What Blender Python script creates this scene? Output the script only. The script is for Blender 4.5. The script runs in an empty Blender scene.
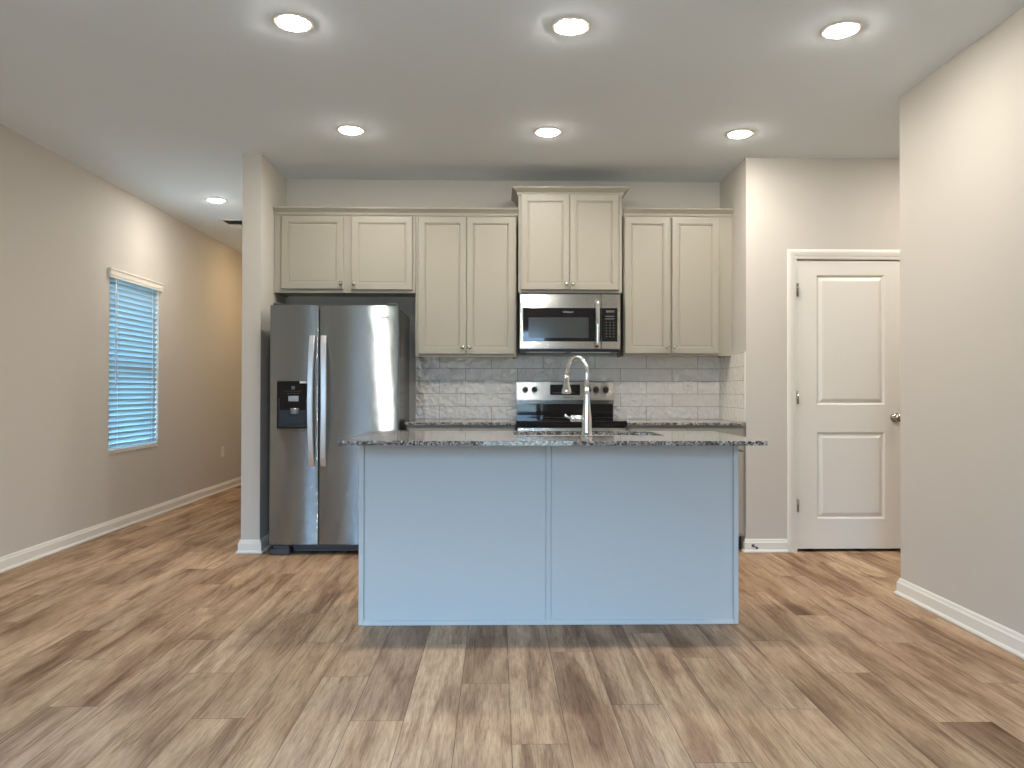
import bpy, bmesh, math, random
from mathutils import Vector, Matrix

scene = bpy.context.scene
COL = scene.collection

# ------------------------------------------------------------------ camera
CAM_H, YAW, PITCH, ROLL, FPX = 1.13, .0197, .0087, .0018, 750.0
cd = bpy.data.cameras.new('camera')
cam = bpy.data.objects.new('camera', cd)
COL.objects.link(cam)
cd.sensor_fit = 'HORIZONTAL'
cd.sensor_width = 36.0
cd.lens = FPX / 1024 * 36.0
cd.clip_start = .05
cam.matrix_world = (Matrix.Translation((0, 0, CAM_H)) @ Matrix.Rotation(-YAW, 4, 'Z')
                    @ Matrix.Rotation(math.pi/2 + PITCH, 4, 'X') @ Matrix.Rotation(ROLL, 4, 'Z'))
scene.camera = cam

# ------------------------------------------------------------------ light
LAMP = 285.0                       # radiance of the ceiling lamps' lenses
LAMP_COL = (1.0, .955, .87)
SKY = 66.0
SKY_COL = (.39, .65, .98)
w = bpy.data.worlds.new('sky'); scene.world = w; w.use_nodes = True
bgn = w.node_tree.nodes['Background']
bgn.inputs[1].default_value = SKY
_wt = w.node_tree
_tc = _wt.nodes.new('ShaderNodeTexCoord'); _sx = _wt.nodes.new('ShaderNodeSeparateXYZ'); _rp = _wt.nodes.new('ShaderNodeValToRGB')
_wt.links.new(_tc.outputs['Generated'], _sx.inputs[0])
_ma = _wt.nodes.new('ShaderNodeMath'); _ma.operation = 'MULTIPLY_ADD'; _ma.inputs[1].default_value = .5; _ma.inputs[2].default_value = .5
_wt.links.new(_sx.outputs[2], _ma.inputs[0]); _wt.links.new(_ma.outputs[0], _rp.inputs[0])
_e = _rp.color_ramp.elements                      # dull ground below the horizon, blue daylight above it
_e[0].position = .485; _e[0].color = (.055, .075, .085, 1)
_e[1].position = .505; _e[1].color = (*[c*.08 for c in SKY_COL], 1)
_e2 = _e.new(.82); _e2.color = (*SKY_COL, 1)
_wt.links.new(_rp.outputs[0], bgn.inputs[0])
scene.view_settings.view_transform = 'Standard'
scene.view_settings.look = 'None'
scene.view_settings.exposure = 0.12
scene.view_settings.gamma = 1.0
scene.view_settings.use_curve_mapping = False
scene.cycles.use_denoising = True
scene.cycles.sample_clamp_indirect = 6.0
scene.cycles.max_bounces = 10
scene.cycles.diffuse_bounces = 6
scene.cycles.caustics_reflective = False
scene.cycles.caustics_refractive = False

# ------------------------------------------------------------------ materials
def nt(name):
    m = bpy.data.materials.new(name); m.use_nodes = True
    t = m.node_tree
    return m, t, t.nodes['Principled BSDF']

def mat(name, col, rough=.5, metal=0.0, spec=.5, aniso=None, coat=0.0, noise=0.0, bump=0.0, bscale=200.0):
    m, t, b = nt(name)
    b.inputs['Base Color'].default_value = (*col, 1)
    b.inputs['Roughness'].default_value = rough
    b.inputs['Metallic'].default_value = metal
    b.inputs['Specular IOR Level'].default_value = spec
    b.inputs['Coat Weight'].default_value = coat
    b.inputs['Coat Roughness'].default_value = .05
    if aniso is not None:
        b.inputs['Anisotropic'].default_value = aniso[0]
        c = t.nodes.new('ShaderNodeCombineXYZ')
        for i in range(3): c.inputs[i].default_value = aniso[1][i]
        t.links.new(c.outputs[0], b.inputs['Tangent'])
    if noise or bump:
        g = t.nodes.new('ShaderNodeNewGeometry')
        n = t.nodes.new('ShaderNodeTexNoise'); n.inputs['Scale'].default_value = bscale
        n.inputs['Detail'].default_value = 3
        t.links.new(g.outputs['Position'], n.inputs['Vector'])
        if bump:
            bp = t.nodes.new('ShaderNodeBump'); bp.inputs['Strength'].default_value = bump
            bp.inputs['Distance'].default_value = .002
            t.links.new(n.outputs[0], bp.inputs['Height']); t.links.new(bp.outputs[0], b.inputs['Normal'])
        if noise:
            mx = t.nodes.new('ShaderNodeMix'); mx.data_type = 'RGBA'
            mx.inputs['A'].default_value = (*[c*(1-noise) for c in col], 1)
            mx.inputs['B'].default_value = (*[min(1, c*(1+noise)) for c in col], 1)
            t.links.new(n.outputs[0], mx.inputs['Factor']); t.links.new(mx.outputs['Result'], b.inputs['Base Color'])
    return m

WALL_C = (.61, .565, .505)
M = {}
M['wall'] = mat('wall_paint', WALL_C, .75, spec=.25, bump=.15, bscale=350)
M['ceiling'] = mat('ceiling_paint', (.81, .87, .915), .9, spec=.1, bump=.15, bscale=250)
M['trim'] = mat('white_trim_paint', (.82, .78, .71), .35)
M['cab'] = mat('greige_cabinet_paint', (.38, .345, .28), .38, spec=.4)
M['island'] = mat('grey_island_paint', (.57, .575, .55), .5, spec=.25)
M['cabin'] = mat('cabinet_dark_gap', (.16, .145, .12), .7)
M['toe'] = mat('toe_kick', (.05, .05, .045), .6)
M['nickel'] = mat('brushed_nickel', (.70, .66, .60), .22, 1.0)
M['oldnickel'] = mat('satin_nickel_knob', (.42, .37, .30), .25, 1.0)
M['chrome'] = mat('chrome', (.86, .88, .88), .07, 1.0)
def brushed(name, col, rough, k):
    '''horizontally brushed metal: fine grooves tip the normal up and down, so reflections stretch vertically'''
    m, t, b = nt(name)
    b.inputs['Base Color'].default_value = (*col, 1); b.inputs['Metallic'].default_value = 1.0
    b.inputs['Roughness'].default_value = rough
    ge = t.nodes.new('ShaderNodeNewGeometry'); wn = t.nodes.new('ShaderNodeTexWhiteNoise'); wn.noise_dimensions = '3D'
    sc = t.nodes.new('ShaderNodeVectorMath'); sc.operation = 'MULTIPLY'; sc.inputs[1].default_value = (400, 400, 9000)
    t.links.new(ge.outputs['Position'], sc.inputs[0]); t.links.new(sc.outputs[0], wn.inputs['Vector'])
    ma = t.nodes.new('ShaderNodeMath'); ma.operation = 'SUBTRACT'; ma.inputs[1].default_value = .5
    t.links.new(wn.outputs['Value'], ma.inputs[0])
    mb = t.nodes.new('ShaderNodeMath'); mb.operation = 'MULTIPLY'; mb.inputs[1].default_value = k
    t.links.new(ma.outputs[0], mb.inputs[0])
    c = t.nodes.new('ShaderNodeCombineXYZ'); t.links.new(mb.outputs[0], c.inputs[2])
    ad = t.nodes.new('ShaderNodeVectorMath'); ad.operation = 'ADD'; t.links.new(ge.outputs['Normal'], ad.inputs[0]); t.links.new(c.outputs[0], ad.inputs[1])
    nm = t.nodes.new('ShaderNodeVectorMath'); nm.operation = 'NORMALIZE'; t.links.new(ad.outputs[0], nm.inputs[0])
    t.links.new(nm.outputs[0], b.inputs['Normal'])
    return m
M['steel'] = brushed('stainless_steel', (.44, .49, .515), .15, 2.7)
M['steelw'] = brushed('warm_stainless', (.60, .575, .53), .18, .9)
M['steelh'] = mat('stainless_handle', (.80, .80, .80), .36, 1.0)
M['sinksteel'] = mat('sink_steel', (.6, .6, .58), .3, 1.0)
M['fridgeside'] = mat('fridge_grey_side', (.10, .10, .10), .16, .3)
M['blackglass'] = mat('black_glass', (.012, .012, .013), .04, 0, .6)
M['black'] = mat('black_plastic', (.015, .015, .016), .35)
M['dark'] = mat('dark_grey_plastic', (.06, .06, .065), .4)
M['mwwin'] = mat('microwave_window', (.055, .06, .06), .12, 0, .5)
M['mark'] = mat('dark_print', (.05, .045, .04), .5)
M['lightmark'] = mat('light_print', (.22, .21, .22), .5)
M['buttons'] = mat('button_print', (.10, .10, .10), .5)
M['silverplastic'] = mat('silver_plastic', (.38, .39, .41), .25, .6)
M['plate'] = mat('cover_plate', (.80, .76, .69), .3)
M['slot'] = mat('outlet_slot', (.05, .05, .05), .6)
M['vinyl'] = mat('white_vinyl', (.8, .8, .78), .4)
M['ventmetal'] = mat('vent_white_metal', (.85, .83, .80), .45)
M['ventdark'] = mat('vent_dark', (.04, .04, .04), .8)

def lens_mat():
    m, t, b = nt('lamp_lens')
    b.inputs['Base Color'].default_value = (.9, .9, .9, 1)
    b.inputs['Emission Color'].default_value = (*LAMP_COL, 1)
    b.inputs['Emission Strength'].default_value = LAMP
    return m
M['lens'] = lens_mat()

M['lens_hall'] = M['lens'].copy(); M['lens_hall'].name = 'lamp_lens_amber'
_b = M['lens_hall'].node_tree.nodes['Principled BSDF']
_b.inputs['Emission Color'].default_value = (1.0, .72, .38, 1); _b.inputs['Emission Strength'].default_value = LAMP * .65
def glass_mat():
    m = bpy.data.materials.new('window_glass'); m.use_nodes = True
    t = m.node_tree; t.nodes.clear()
    o = t.nodes.new('ShaderNodeOutputMaterial'); mx = t.nodes.new('ShaderNodeMixShader')
    tr = t.nodes.new('ShaderNodeBsdfTransparent'); gl = t.nodes.new('ShaderNodeBsdfGlossy')
    gl.inputs['Roughness'].default_value = .02
    lw = t.nodes.new('ShaderNodeFresnel'); lw.inputs[0].default_value = 1.45
    t.links.new(lw.outputs[0], mx.inputs[0]); t.links.new(tr.outputs[0], mx.inputs[1]); t.links.new(gl.outputs[0], mx.inputs[2])
    t.links.new(mx.outputs[0], o.inputs[0])
    return m
M['glass'] = glass_mat()

def slat_mat():
    m = bpy.data.materials.new('blind_slat'); m.use_nodes = True
    t = m.node_tree; t.nodes.clear()
    o = t.nodes.new('ShaderNodeOutputMaterial'); mx = t.nodes.new('ShaderNodeMixShader'); mx.inputs[0].default_value = .45
    d = t.nodes.new('ShaderNodeBsdfDiffuse'); d.inputs[0].default_value = (.60, .66, .68, 1)
    tr = t.nodes.new('ShaderNodeBsdfTranslucent'); tr.inputs[0].default_value = (.21, .30, .31, 1)
    t.links.new(d.outputs[0], mx.inputs[1]); t.links.new(tr.outputs[0], mx.inputs[2]); t.links.new(mx.outputs[0], o.inputs[0])
    return m
M['slat'] = slat_mat()

class G:
    """tiny node-graph helper"""
    def __init__(s, t): s.t = t
    def n(s, k, **kw):
        x = s.t.nodes.new(k)
        for a, v in kw.items(): setattr(x, a, v)
        return x
    def put(s, sock, v):
        if isinstance(v, (int, float)): sock.default_value = v
        elif isinstance(v, tuple): sock.default_value = v if len(v) != 3 or sock.type == 'VECTOR' else (*v, 1)
        else: s.t.links.new(v, sock)
    def m(s, op, a, b=0.0, c=0.0):
        x = s.n('ShaderNodeMath', operation=op)
        s.put(x.inputs[0], a); s.put(x.inputs[1], b); s.put(x.inputs[2], c)
        return x.outputs[0]
    def xyz(s, a, b, c):
        x = s.n('ShaderNodeCombineXYZ')
        for i, v in enumerate((a, b, c)): s.put(x.inputs[i], v)
        return x.outputs[0]
    def noise(s, vec, scale, detail=2.0, rough=.5, dist=0.0):
        x = s.n('ShaderNodeTexNoise'); s.put(x.inputs['Vector'], vec)
        x.inputs['Scale'].default_value = scale; x.inputs['Detail'].default_value = detail
        x.inputs['Roughness'].default_value = rough; x.inputs['Distortion'].default_value = dist
        return x.outputs['Fac']
    def ramp(s, f, stops, interp='LINEAR'):
        x = s.n('ShaderNodeValToRGB'); s.put(x.inputs[0], f); r = x.color_ramp; r.interpolation = interp
        while len(r.elements) < len(stops): r.elements.new(.5)
        for e, (p, c) in zip(r.elements, stops):
            e.position = p; e.color = (*c, 1) if len(c) == 3 else c
        return x.outputs[0]
    def mix(s, f, a, b, mode='MIX'):
        x = s.n('ShaderNodeMix', data_type='RGBA', blend_type=mode)
        s.put(x.inputs['Factor'], f); s.put(x.inputs['A'], a); s.put(x.inputs['B'], b)
        return x.outputs['Result']

def floor_mat():
    m, t, b = nt('vinyl_plank_floor'); g = G(t)
    geo = g.n('ShaderNodeNewGeometry'); sp = g.n('ShaderNodeSeparateXYZ'); t.links.new(geo.outputs['Position'], sp.inputs[0])
    X, Y = sp.outputs[0], sp.outputs[1]
    W, L = .183, 1.22
    u = g.m('DIVIDE', g.m('SUBTRACT', X, .048), W)
    row = g.m('FLOOR', u); fu = g.m('SUBTRACT', u, row)
    wn = g.n('ShaderNodeTexWhiteNoise', noise_dimensions='1D'); g.put(wn.inputs['W'], row)
    off = g.m('ADD', g.m('MULTIPLY', row, .36), g.m('MULTIPLY', wn.outputs['Value'], .12))
    v = g.m('ADD', g.m('DIVIDE', g.m('SUBTRACT', Y, 2.49), L), off)
    idx = g.m('FLOOR', v); fv = g.m('SUBTRACT', v, idx)
    wn2 = g.n('ShaderNodeTexWhiteNoise', noise_dimensions='3D'); g.put(wn2.inputs['Vector'], g.xyz(row, idx, 3.7))
    rnd = wn2.outputs['Value']
    wc = g.n('ShaderNodeSeparateColor'); t.links.new(wn2.outputs['Color'], wc.inputs[0])
    sx = g.m('MULTIPLY', rnd, 37.0)
    # coarse tone across a plank, long streaks along it
    v1 = g.xyz(g.m('ADD', X, sx), g.m('MULTIPLY', Y, .22), g.m('MULTIPLY', rnd, 91.0))
    n1 = g.noise(v1, 6.5, 3.0, .5, .6)
    v2 = g.xyz(g.m('ADD', X, sx), g.m('MULTIPLY', Y, .045), rnd)
    n2 = g.noise(v2, 75.0, 5.0, .65, .3)
    v3 = g.xyz(g.m('ADD', X, sx), g.m('MULTIPLY', Y, .05), g.m('MULTIPLY', rnd, 13.0))
    n3 = g.noise(v3, 240.0, 3.0, .7)
    n4 = g.noise(g.xyz(g.m('ADD', X, sx), g.m('MULTIPLY', Y, .07), g.m('MULTIPLY', rnd, 51.0)), 15.0, 7.0, .66, .7)
    base = g.ramp(rnd, [(0, (.47, .325, .205)), (.3, (.42, .285, .18)), (.55, (.53, .37, .24)), (.8, (.43, .30, .20)), (1, (.58, .415, .275))])
    blot = g.ramp(n1, [(.34, (.62, .55, .52)), (.46, (.90, .86, .84)), (.62, (1.08, 1.08, 1.07))])
    c = g.mix(1.0, base, blot, 'MULTIPLY')
    stre = g.ramp(n2, [(.30, (.70, .67, .65)), (.5, (1, 1, 1)), (.7, (1.10, 1.10, 1.10))])
    c = g.mix(.85, c, stre, 'MULTIPLY')
    fin = g.ramp(n3, [(.38, (.62, .58, .56)), (.5, (1.0, 1.0, 1.0)), (.62, (1.10, 1.10, 1.10))])
    c = g.mix(.6, c, fin, 'MULTIPLY')
    c = g.mix(.8, c, g.ramp(n4, [(.32, (.42, .35, .32)), (.42, (.74, .68, .65)), (.50, (1, 1, 1)), (.7, (1.08, 1.07, 1.06))]), 'MULTIPLY')
    # scattered knots
    vo = g.n('ShaderNodeTexVoronoi', feature='F1'); g.put(vo.inputs['Vector'], g.xyz(g.m('MULTIPLY', X, 3.1), g.m('MULTIPLY', Y, 1.25), rnd))
    vo.inputs['Scale'].default_value = 1.0
    kd = g.m('ADD', vo.outputs['Distance'], g.m('MULTIPLY', g.m('SUBTRACT', g.noise(g.xyz(X, g.m('MULTIPLY', Y, .4), 0.0), 30.0, 2.0), .5), .12))
    kn = g.ramp(kd, [(0, (.22, .17, .14)), (.045, (.38, .31, .27)), (.09, (.8, .76, .73)), (.15, (1, 1, 1))])
    c = g.mix(.75, c, kn, 'MULTIPLY')
    # seams
    e1 = g.m('MINIMUM', fu, g.m('SUBTRACT', 1.0, fu)); e2 = g.m('MULTIPLY', g.m('MINIMUM', fv, g.m('SUBTRACT', 1.0, fv)), L / W)
    e = g.m('MINIMUM', e1, e2)
    seam = g.m('LESS_THAN', e, .0075)
    c = g.mix(g.m('MULTIPLY', seam, .62), c, (.05, .035, .025))
    t.links.new(c, b.inputs['Base Color'])
    rr = g.m('ADD', .50, g.m('MULTIPLY', n2, .16)); t.links.new(rr, b.inputs['Roughness'])
    b.inputs['Specular IOR Level'].default_value = .1
    bp = g.n('ShaderNodeBump'); bp.inputs['Strength'].default_value = .25; bp.inputs['Distance'].default_value = .0015
    hh = g.m('SUBTRACT', g.m('MULTIPLY', n2, .5), g.m('MULTIPLY', seam, 1.0))
    t.links.new(hh, bp.inputs['Height']); t.links.new(bp.outputs[0], b.inputs['Normal'])
    return m
M['floor'] = floor_mat()

def tile_mat(name, axis, x0, wave=1.0):
    m, t, b = nt(name); g = G(t)
    geo = g.n('ShaderNodeNewGeometry'); sp = g.n('ShaderNodeSeparateXYZ'); t.links.new(geo.outputs['Position'], sp.inputs[0])
    A, Z = sp.outputs[axis], sp.outputs[2]
    vec = g.xyz(g.m('SUBTRACT', A, x0), g.m('SUBTRACT', Z, .908), 0.0)
    br = g.n('ShaderNodeTexBrick'); g.put(br.inputs['Vector'], vec)
    br.offset = .5; br.offset_frequency = 2; br.squash = 1.0
    br.inputs['Color1'].default_value = (.89, .83, .74, 1); br.inputs['Color2'].default_value = (.93, .87, .785, 1)
    br.inputs['Mortar'].default_value = (.30, .275, .24, 1)
    br.inputs['Scale'].default_value = 1.0; br.inputs['Mortar Size'].default_value = .0016
    br.inputs['Mortar Smooth'].default_value = .15; br.inputs['Bias'].default_value = 0
    br.inputs['Brick Width'].default_value = .404; br.inputs['Row Height'].default_value = .0985
    t.links.new(br.outputs['Color'], b.inputs['Base Color'])
    ro = g.m('ADD', .045, g.m('MULTIPLY', br.outputs['Fac'], .6)); t.links.new(ro, b.inputs['Roughness'])
    b.inputs['Specular IOR Level'].default_value = .6
    wav = g.noise(g.xyz(A, Z, 0.0), 22.0, 1.0, .4, .4)
    wav2 = g.noise(g.xyz(A, Z, 5.0), 11.0, 1.0, .5, .2)
    hh = g.m('ADD', g.m('MULTIPLY', wav, .0200*wave), g.m('MULTIPLY', wav2, .010*wave))
    hh = g.m('SUBTRACT', hh, g.m('MULTIPLY', br.outputs['Fac'], .0015))
    bp = g.n('ShaderNodeBump'); bp.inputs['Strength'].default_value = 1.0; bp.inputs['Distance'].default_value = 1.0
    t.links.new(hh, bp.inputs['Height']); t.links.new(bp.outputs[0], b.inputs['Normal'])
    return m
M['tile'] = tile_mat('glazed_subway_tile', 0, .965 - .404 * 10)
M['tile_side'] = tile_mat('glazed_subway_tile_side', 1, 5.847 - .404 * 10 - .18, .3)

def granite_mat():
    m, t, b = nt('speckled_granite'); g = G(t)
    geo = g.n('ShaderNodeNewGeometry'); P = geo.outputs['Position']
    vo = g.n('ShaderNodeTexVoronoi', feature='F1'); g.put(vo.inputs['Vector'], P); vo.inputs['Scale'].default_value = 210.0
    sc = g.n('ShaderNodeSeparateColor'); t.links.new(vo.outputs['Color'], sc.inputs[0])
    c = g.ramp(sc.outputs[0], [(0, (.02, .02, .022)), (.2, (.13, .12, .115)), (.38, (.30, .265, .225)), (.60, (.44, .40, .36)), (.85, (.62, .59, .55))], 'CONSTANT')
    n = g.noise(P, 28.0, 3.0, .6)
    c2 = g.ramp(n, [(.36, (.45, .41, .38)), (.52, (1, 1, 1)), (.68, (1.12, 1.1, 1.08))])
    c = g.mix(.8, c, c2, 'MULTIPLY')
    vo2 = g.n('ShaderNodeTexVoronoi', feature='F1'); g.put(vo2.inputs['Vector'], P); vo2.inputs['Scale'].default_value = 55.0
    s2 = g.n('ShaderNodeSeparateColor'); t.links.new(vo2.outputs['Color'], s2.inputs[0])
    c = g.mix(g.m('MULTIPLY', g.m('LESS_THAN', s2.outputs[1], .13), .8), c, (.05, .045, .045))
    t.links.new(c, b.inputs['Base Color'])
    b.inputs['Roughness'].default_value = .06
    b.inputs['Specular IOR Level'].default_value = .6
    return m
M['granite'] = granite_mat()

# ------------------------------------------------------------------ mesh helpers
def nb(): return bmesh.new()

def box(bm, x0, x1, y0, y1, z0, z1, bev=0.0, seg=2):
    if x1 < x0: x0, x1 = x1, x0
    if y1 < y0: y0, y1 = y1, y0
    if z1 < z0: z0, z1 = z1, z0
    vs = [bm.verts.new(p) for p in ((x0,y0,z0),(x1,y0,z0),(x1,y1,z0),(x0,y1,z0),(x0,y0,z1),(x1,y0,z1),(x1,y1,z1),(x0,y1,z1))]
    fs = [bm.faces.new([vs[i] for i in f]) for f in ((0,3,2,1),(4,5,6,7),(0,1,5,4),(1,2,6,5),(2,3,7,6),(3,0,4,7))]
    if bev:
        es = list({e for f in fs for e in f.edges})
        bmesh.ops.bevel(bm, geom=es, offset=bev, segments=seg, profile=.5, affect='EDGES')
    return bm

def frame_of(d):
    d = d.normalized()
    a = Vector((0, 0, 1)) if abs(d.z) < .9 else Vector((1, 0, 0))
    x = d.cross(a).normalized(); y = d.cross(x).normalized()
    return x, y

def tube(bm, pts, radii, seg=20, cap=True, flat=None):
    pts = [Vector(p) for p in pts]
    if not hasattr(radii, '__len__'): radii = [radii] * len(pts)
    rings = []; px = None
    for i, p in enumerate(pts):
        d = (pts[min(i+1, len(pts)-1)] - pts[max(i-1, 0)])
        d.normalize()
        if px is None: x, y = frame_of(d)
        else:
            x = (px - d * px.dot(d)).normalized(); y = d.cross(x).normalized()
        px = x
        rings.append([bm.verts.new(p + (x * math.cos(2*math.pi*k/seg) + y * math.sin(2*math.pi*k/seg)) * radii[i]) for k in range(seg)])
    for a, b in zip(rings, rings[1:]):
        for k in range(seg):
            f = bm.faces.new((a[k], a[(k+1) % seg], b[(k+1) % seg], b[k])); f.smooth = True
    if cap:
        bm.faces.new(rings[0][::-1]); bm.faces.new(rings[-1])
    return bm

def lathe(bm, prof, c=(0, 0, 0), axis=(0, 0, 1), seg=32, smooth=True):
    """prof: (radius, distance along axis)"""
    c = Vector(c); d = Vector(axis).normalized(); x, y = frame_of(d)
    rings = []
    for r, h in prof:
        o = c + d * h
        if r < 1e-6: rings.append([bm.verts.new(o)])
        else: rings.append([bm.verts.new(o + (x*math.cos(2*math.pi*k/seg) + y*math.sin(2*math.pi*k/seg))*r) for k in range(seg)])
    for a, b in zip(rings, rings[1:]):
        for k in range(seg):
            k2 = (k+1) % seg
            if len(a) == 1 and len(b) == 1: continue
            if len(a) == 1: f = bm.faces.new((a[0], b[k2], b[k]))
            elif len(b) == 1: f = bm.faces.new((a[k], a[k2], b[0]))
            else: f = bm.faces.new((a[k], a[k2], b[k2], b[k]))
            f.smooth = smooth
    if len(rings[0]) > 1: bm.faces.new(rings[0][::-1])
    if len(rings[-1]) > 1: bm.faces.new(rings[-1])
    return bm

def loops_panel(bm, x0, x1, z0, z1, yf, depth, prof, close_back=True):
    """rectangular slab facing -Y; prof = list of (inset, set-back) from the outer edge inwards"""
    rings = []
    def ring(i, y): return [bm.verts.new(p) for p in ((x0+i, y, z0+i), (x1-i, y, z0+i), (x1-i, y, z1-i), (x0+i, y, z1-i))]
    rings.append(ring(0, yf + depth))
    for i, s in prof: rings.append(ring(i, yf + s))
    for a, b in zip(rings, rings[1:]):
        for k in range(4): bm.faces.new((a[k], a[(k+1) % 4], b[(k+1) % 4], b[k]))
    bm.faces.new(rings[-1])
    if close_back: bm.faces.new(rings[0][::-1])
    return bm

def mould(bm, path, prof, side=1, closed=False):
    """sweep a profile [(out, z)] along a 2-D path with mitred corners; side=+1: out is to the left of the path"""
    P = [Vector((p[0], p[1])) for p in path]; n = len(P); rings = []
    for i in range(n):
        if closed or 0 < i < n-1:
            d0 = (P[i] - P[i-1]).normalized(); d1 = (P[(i+1) % n] - P[i]).normalized()
        elif i == 0: d0 = d1 = (P[1] - P[0]).normalized()
        else: d0 = d1 = (P[i] - P[i-1]).normalized()
        n0 = Vector((-d0.y, d0.x)) * side; n1 = Vector((-d1.y, d1.x)) * side
        mm = (n0 + n1); mm = mm / max(1e-6, mm.dot(n0))
        rings.append([bm.verts.new((P[i].x + mm.x*o, P[i].y + mm.y*o, z)) for o, z in prof])
    k = len(prof)
    for a, b in zip(rings, rings[1:]):
        for j in range(k): bm.faces.new((a[j], a[(j+1) % k], b[(j+1) % k], b[j]))
    bm.faces.new(rings[0]); bm.faces.new(rings[-1][::-1])
    return bm

ORG = {}
def finish(name, bm, m, parent=None, origin=None, smooth=False, label=None):
    bmesh.ops.recalc_face_normals(bm, faces=bm.faces[:])
    o0 = ORG[parent.name] if parent is not None else Vector(origin or (0, 0, 0))
    if o0.length > 0: bmesh.ops.translate(bm, verts=bm.verts[:], vec=-o0)
    me = bpy.data.meshes.new(name); bm.to_mesh(me); bm.free()
    me.materials.append(m)
    o = bpy.data.objects.new(name, me); COL.objects.link(o)
    if parent is not None: o.parent = parent
    else: o.location = o0
    ORG[o.name] = o0
    if label: o['label'] = label
    return o

def part(name, bm, m, parent, label=None): return finish(name, bm, m, parent, label=label)

def thing(name, label, cat, loc, group=None):
    o = bpy.data.objects.new(name, None); COL.objects.link(o)
    o.empty_display_size = .1
    o.location = loc; o['label'] = label; o['category'] = cat
    if group: o['group'] = group
    ORG[o.name] = Vector(loc)
    return o

def tag(o, label, cat, group=None):
    o['label'] = label; o['category'] = cat
    if group: o['group'] = group
    return o

def struct(name, bm, m, label, cat, parent=None):
    o = finish(name, bm, m, parent)
    if parent is None: o['kind'] = 'structure'; o['label'] = label; o['category'] = cat
    return o

def lettering(text, size, x, y, z, m, parent, name='brand_lettering', label=None, align='CENTER'):
    cu = bpy.data.curves.new(name, 'FONT'); cu.body = text; cu.size = size; cu.extrude = .0004; cu.offset = size*.03
    cu.align_x = align; cu.align_y = 'CENTER'
    tmp = bpy.data.objects.new('tmp', cu); COL.objects.link(tmp)
    dg = bpy.context.evaluated_depsgraph_get()
    me = bpy.data.meshes.new_from_object(tmp.evaluated_get(dg))
    bpy.data.objects.remove(tmp)
    o0 = ORG[parent.name]
    me.transform(Matrix.Translation(Vector((x, y, z)) - o0) @ Matrix.Rotation(math.pi/2, 4, 'X'))
    me.materials.clear(); me.materials.append(m); me.name = name
    o = bpy.data.objects.new(name, me); COL.objects.link(o); o.parent = parent; ORG[o.name] = o0
    if label: o['label'] = label
    return o

# ------------------------------------------------------------------ room dimensions (metres; Y runs away from the camera)
H = 2.772
XL, XR = -3.075, 2.242          # left wall, near right wall
YK, YP = 5.855, 5.234           # kitchen back wall, pantry-door wall
XS0, XS1 = -1.775, -1.645       # stub wall beside the refrigerator
XRET = 1.748                    # short return wall right of the kitchen
YREND = 4.13                    # end of the near right wall
YREAR, YHALL = -.70, 9.35

bm = nb(); box(bm, XL-.12, 4.2, YREAR-.12, YHALL+.1, -.12, 0); struct('floor', bm, M['floor'], 'wood look plank floor running away from the viewer', 'floor')
bm = nb(); box(bm, XL-.12, 4.2, YREAR-.12, YHALL+.1, H, H+.12); struct('ceiling', bm, M['ceiling'], 'smooth grey white ceiling over kitchen and hall', 'ceiling')

# left wall with its window opening
WY0, WY1, WZ0, WZ1 = 6.0, 6.87, .62, 2.085
bm = nb()
box(bm, XL-.12, XL, YREAR-.12, WY0, 0, H); box(bm, XL-.12, XL, WY1, YHALL+.1, 0, H)
box(bm, XL-.12, XL, WY0, WY1, 0, WZ0); box(bm, XL-.12, XL, WY0, WY1, WZ1, H)
struct('wall_left', bm, M['wall'], 'long beige left wall with one blinded window', 'wall')
bm = nb(); box(bm, XR, XR+.13, YREAR-.12, YREND, 0, H); struct('wall_right', bm, M['wall'], 'near right wall ending at an open corner', 'wall')
bm = nb(); box(bm, XS1, XRET, YK, YK+.12, 0, H); struct('wall_kitchen', bm, M['wall'], 'kitchen back wall behind the cabinets', 'wall')
bm = nb(); box(bm, XS0, XS1, YP+.01, YHALL, 0, H); struct('wall_stub', bm, M['wall'], 'narrow wall end between hall and refrigerator', 'wall')
# pantry wall: return + wall with door opening
DX0, DX1, DZ = 2.095, 2.885, 2.07
bm = nb(); box(bm, XRET, DX0, YP, YK+.12, 0, H); box(bm, DX1, 4.2, YP, YP+.12, 0, H); box(bm, DX0, DX1, YP, YP+.12, DZ, H)
struct('wall_pantry', bm, M['wall'], 'wall holding the white two panel door', 'wall')
bm = nb(); box(bm, 4.08, 4.2, YREND-1.2, YP, 0, H); box(bm, XR+.13, 4.08, YREND-1.2, YREND-1.08, 0, H)
struct('wall_side_hall', bm, M['wall'], 'side hall walls beyond the right wall corner', 'wall')
bm = nb(); box(bm, XL, XS0, YHALL-.05, YHALL+.1, 0, H); struct('wall_hall_end', bm, M['wall'], 'far end wall of the left hall', 'wall')
bm = nb(); box(bm, DX0, DX1, YP+.5, YP+.62, 0, H); box(bm, DX1, DX1+.1, YP+.12, YP+.5, 0, H)
struct('wall_closet', bm, M['wall'], 'closet wall behind the white door', 'wall')

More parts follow.
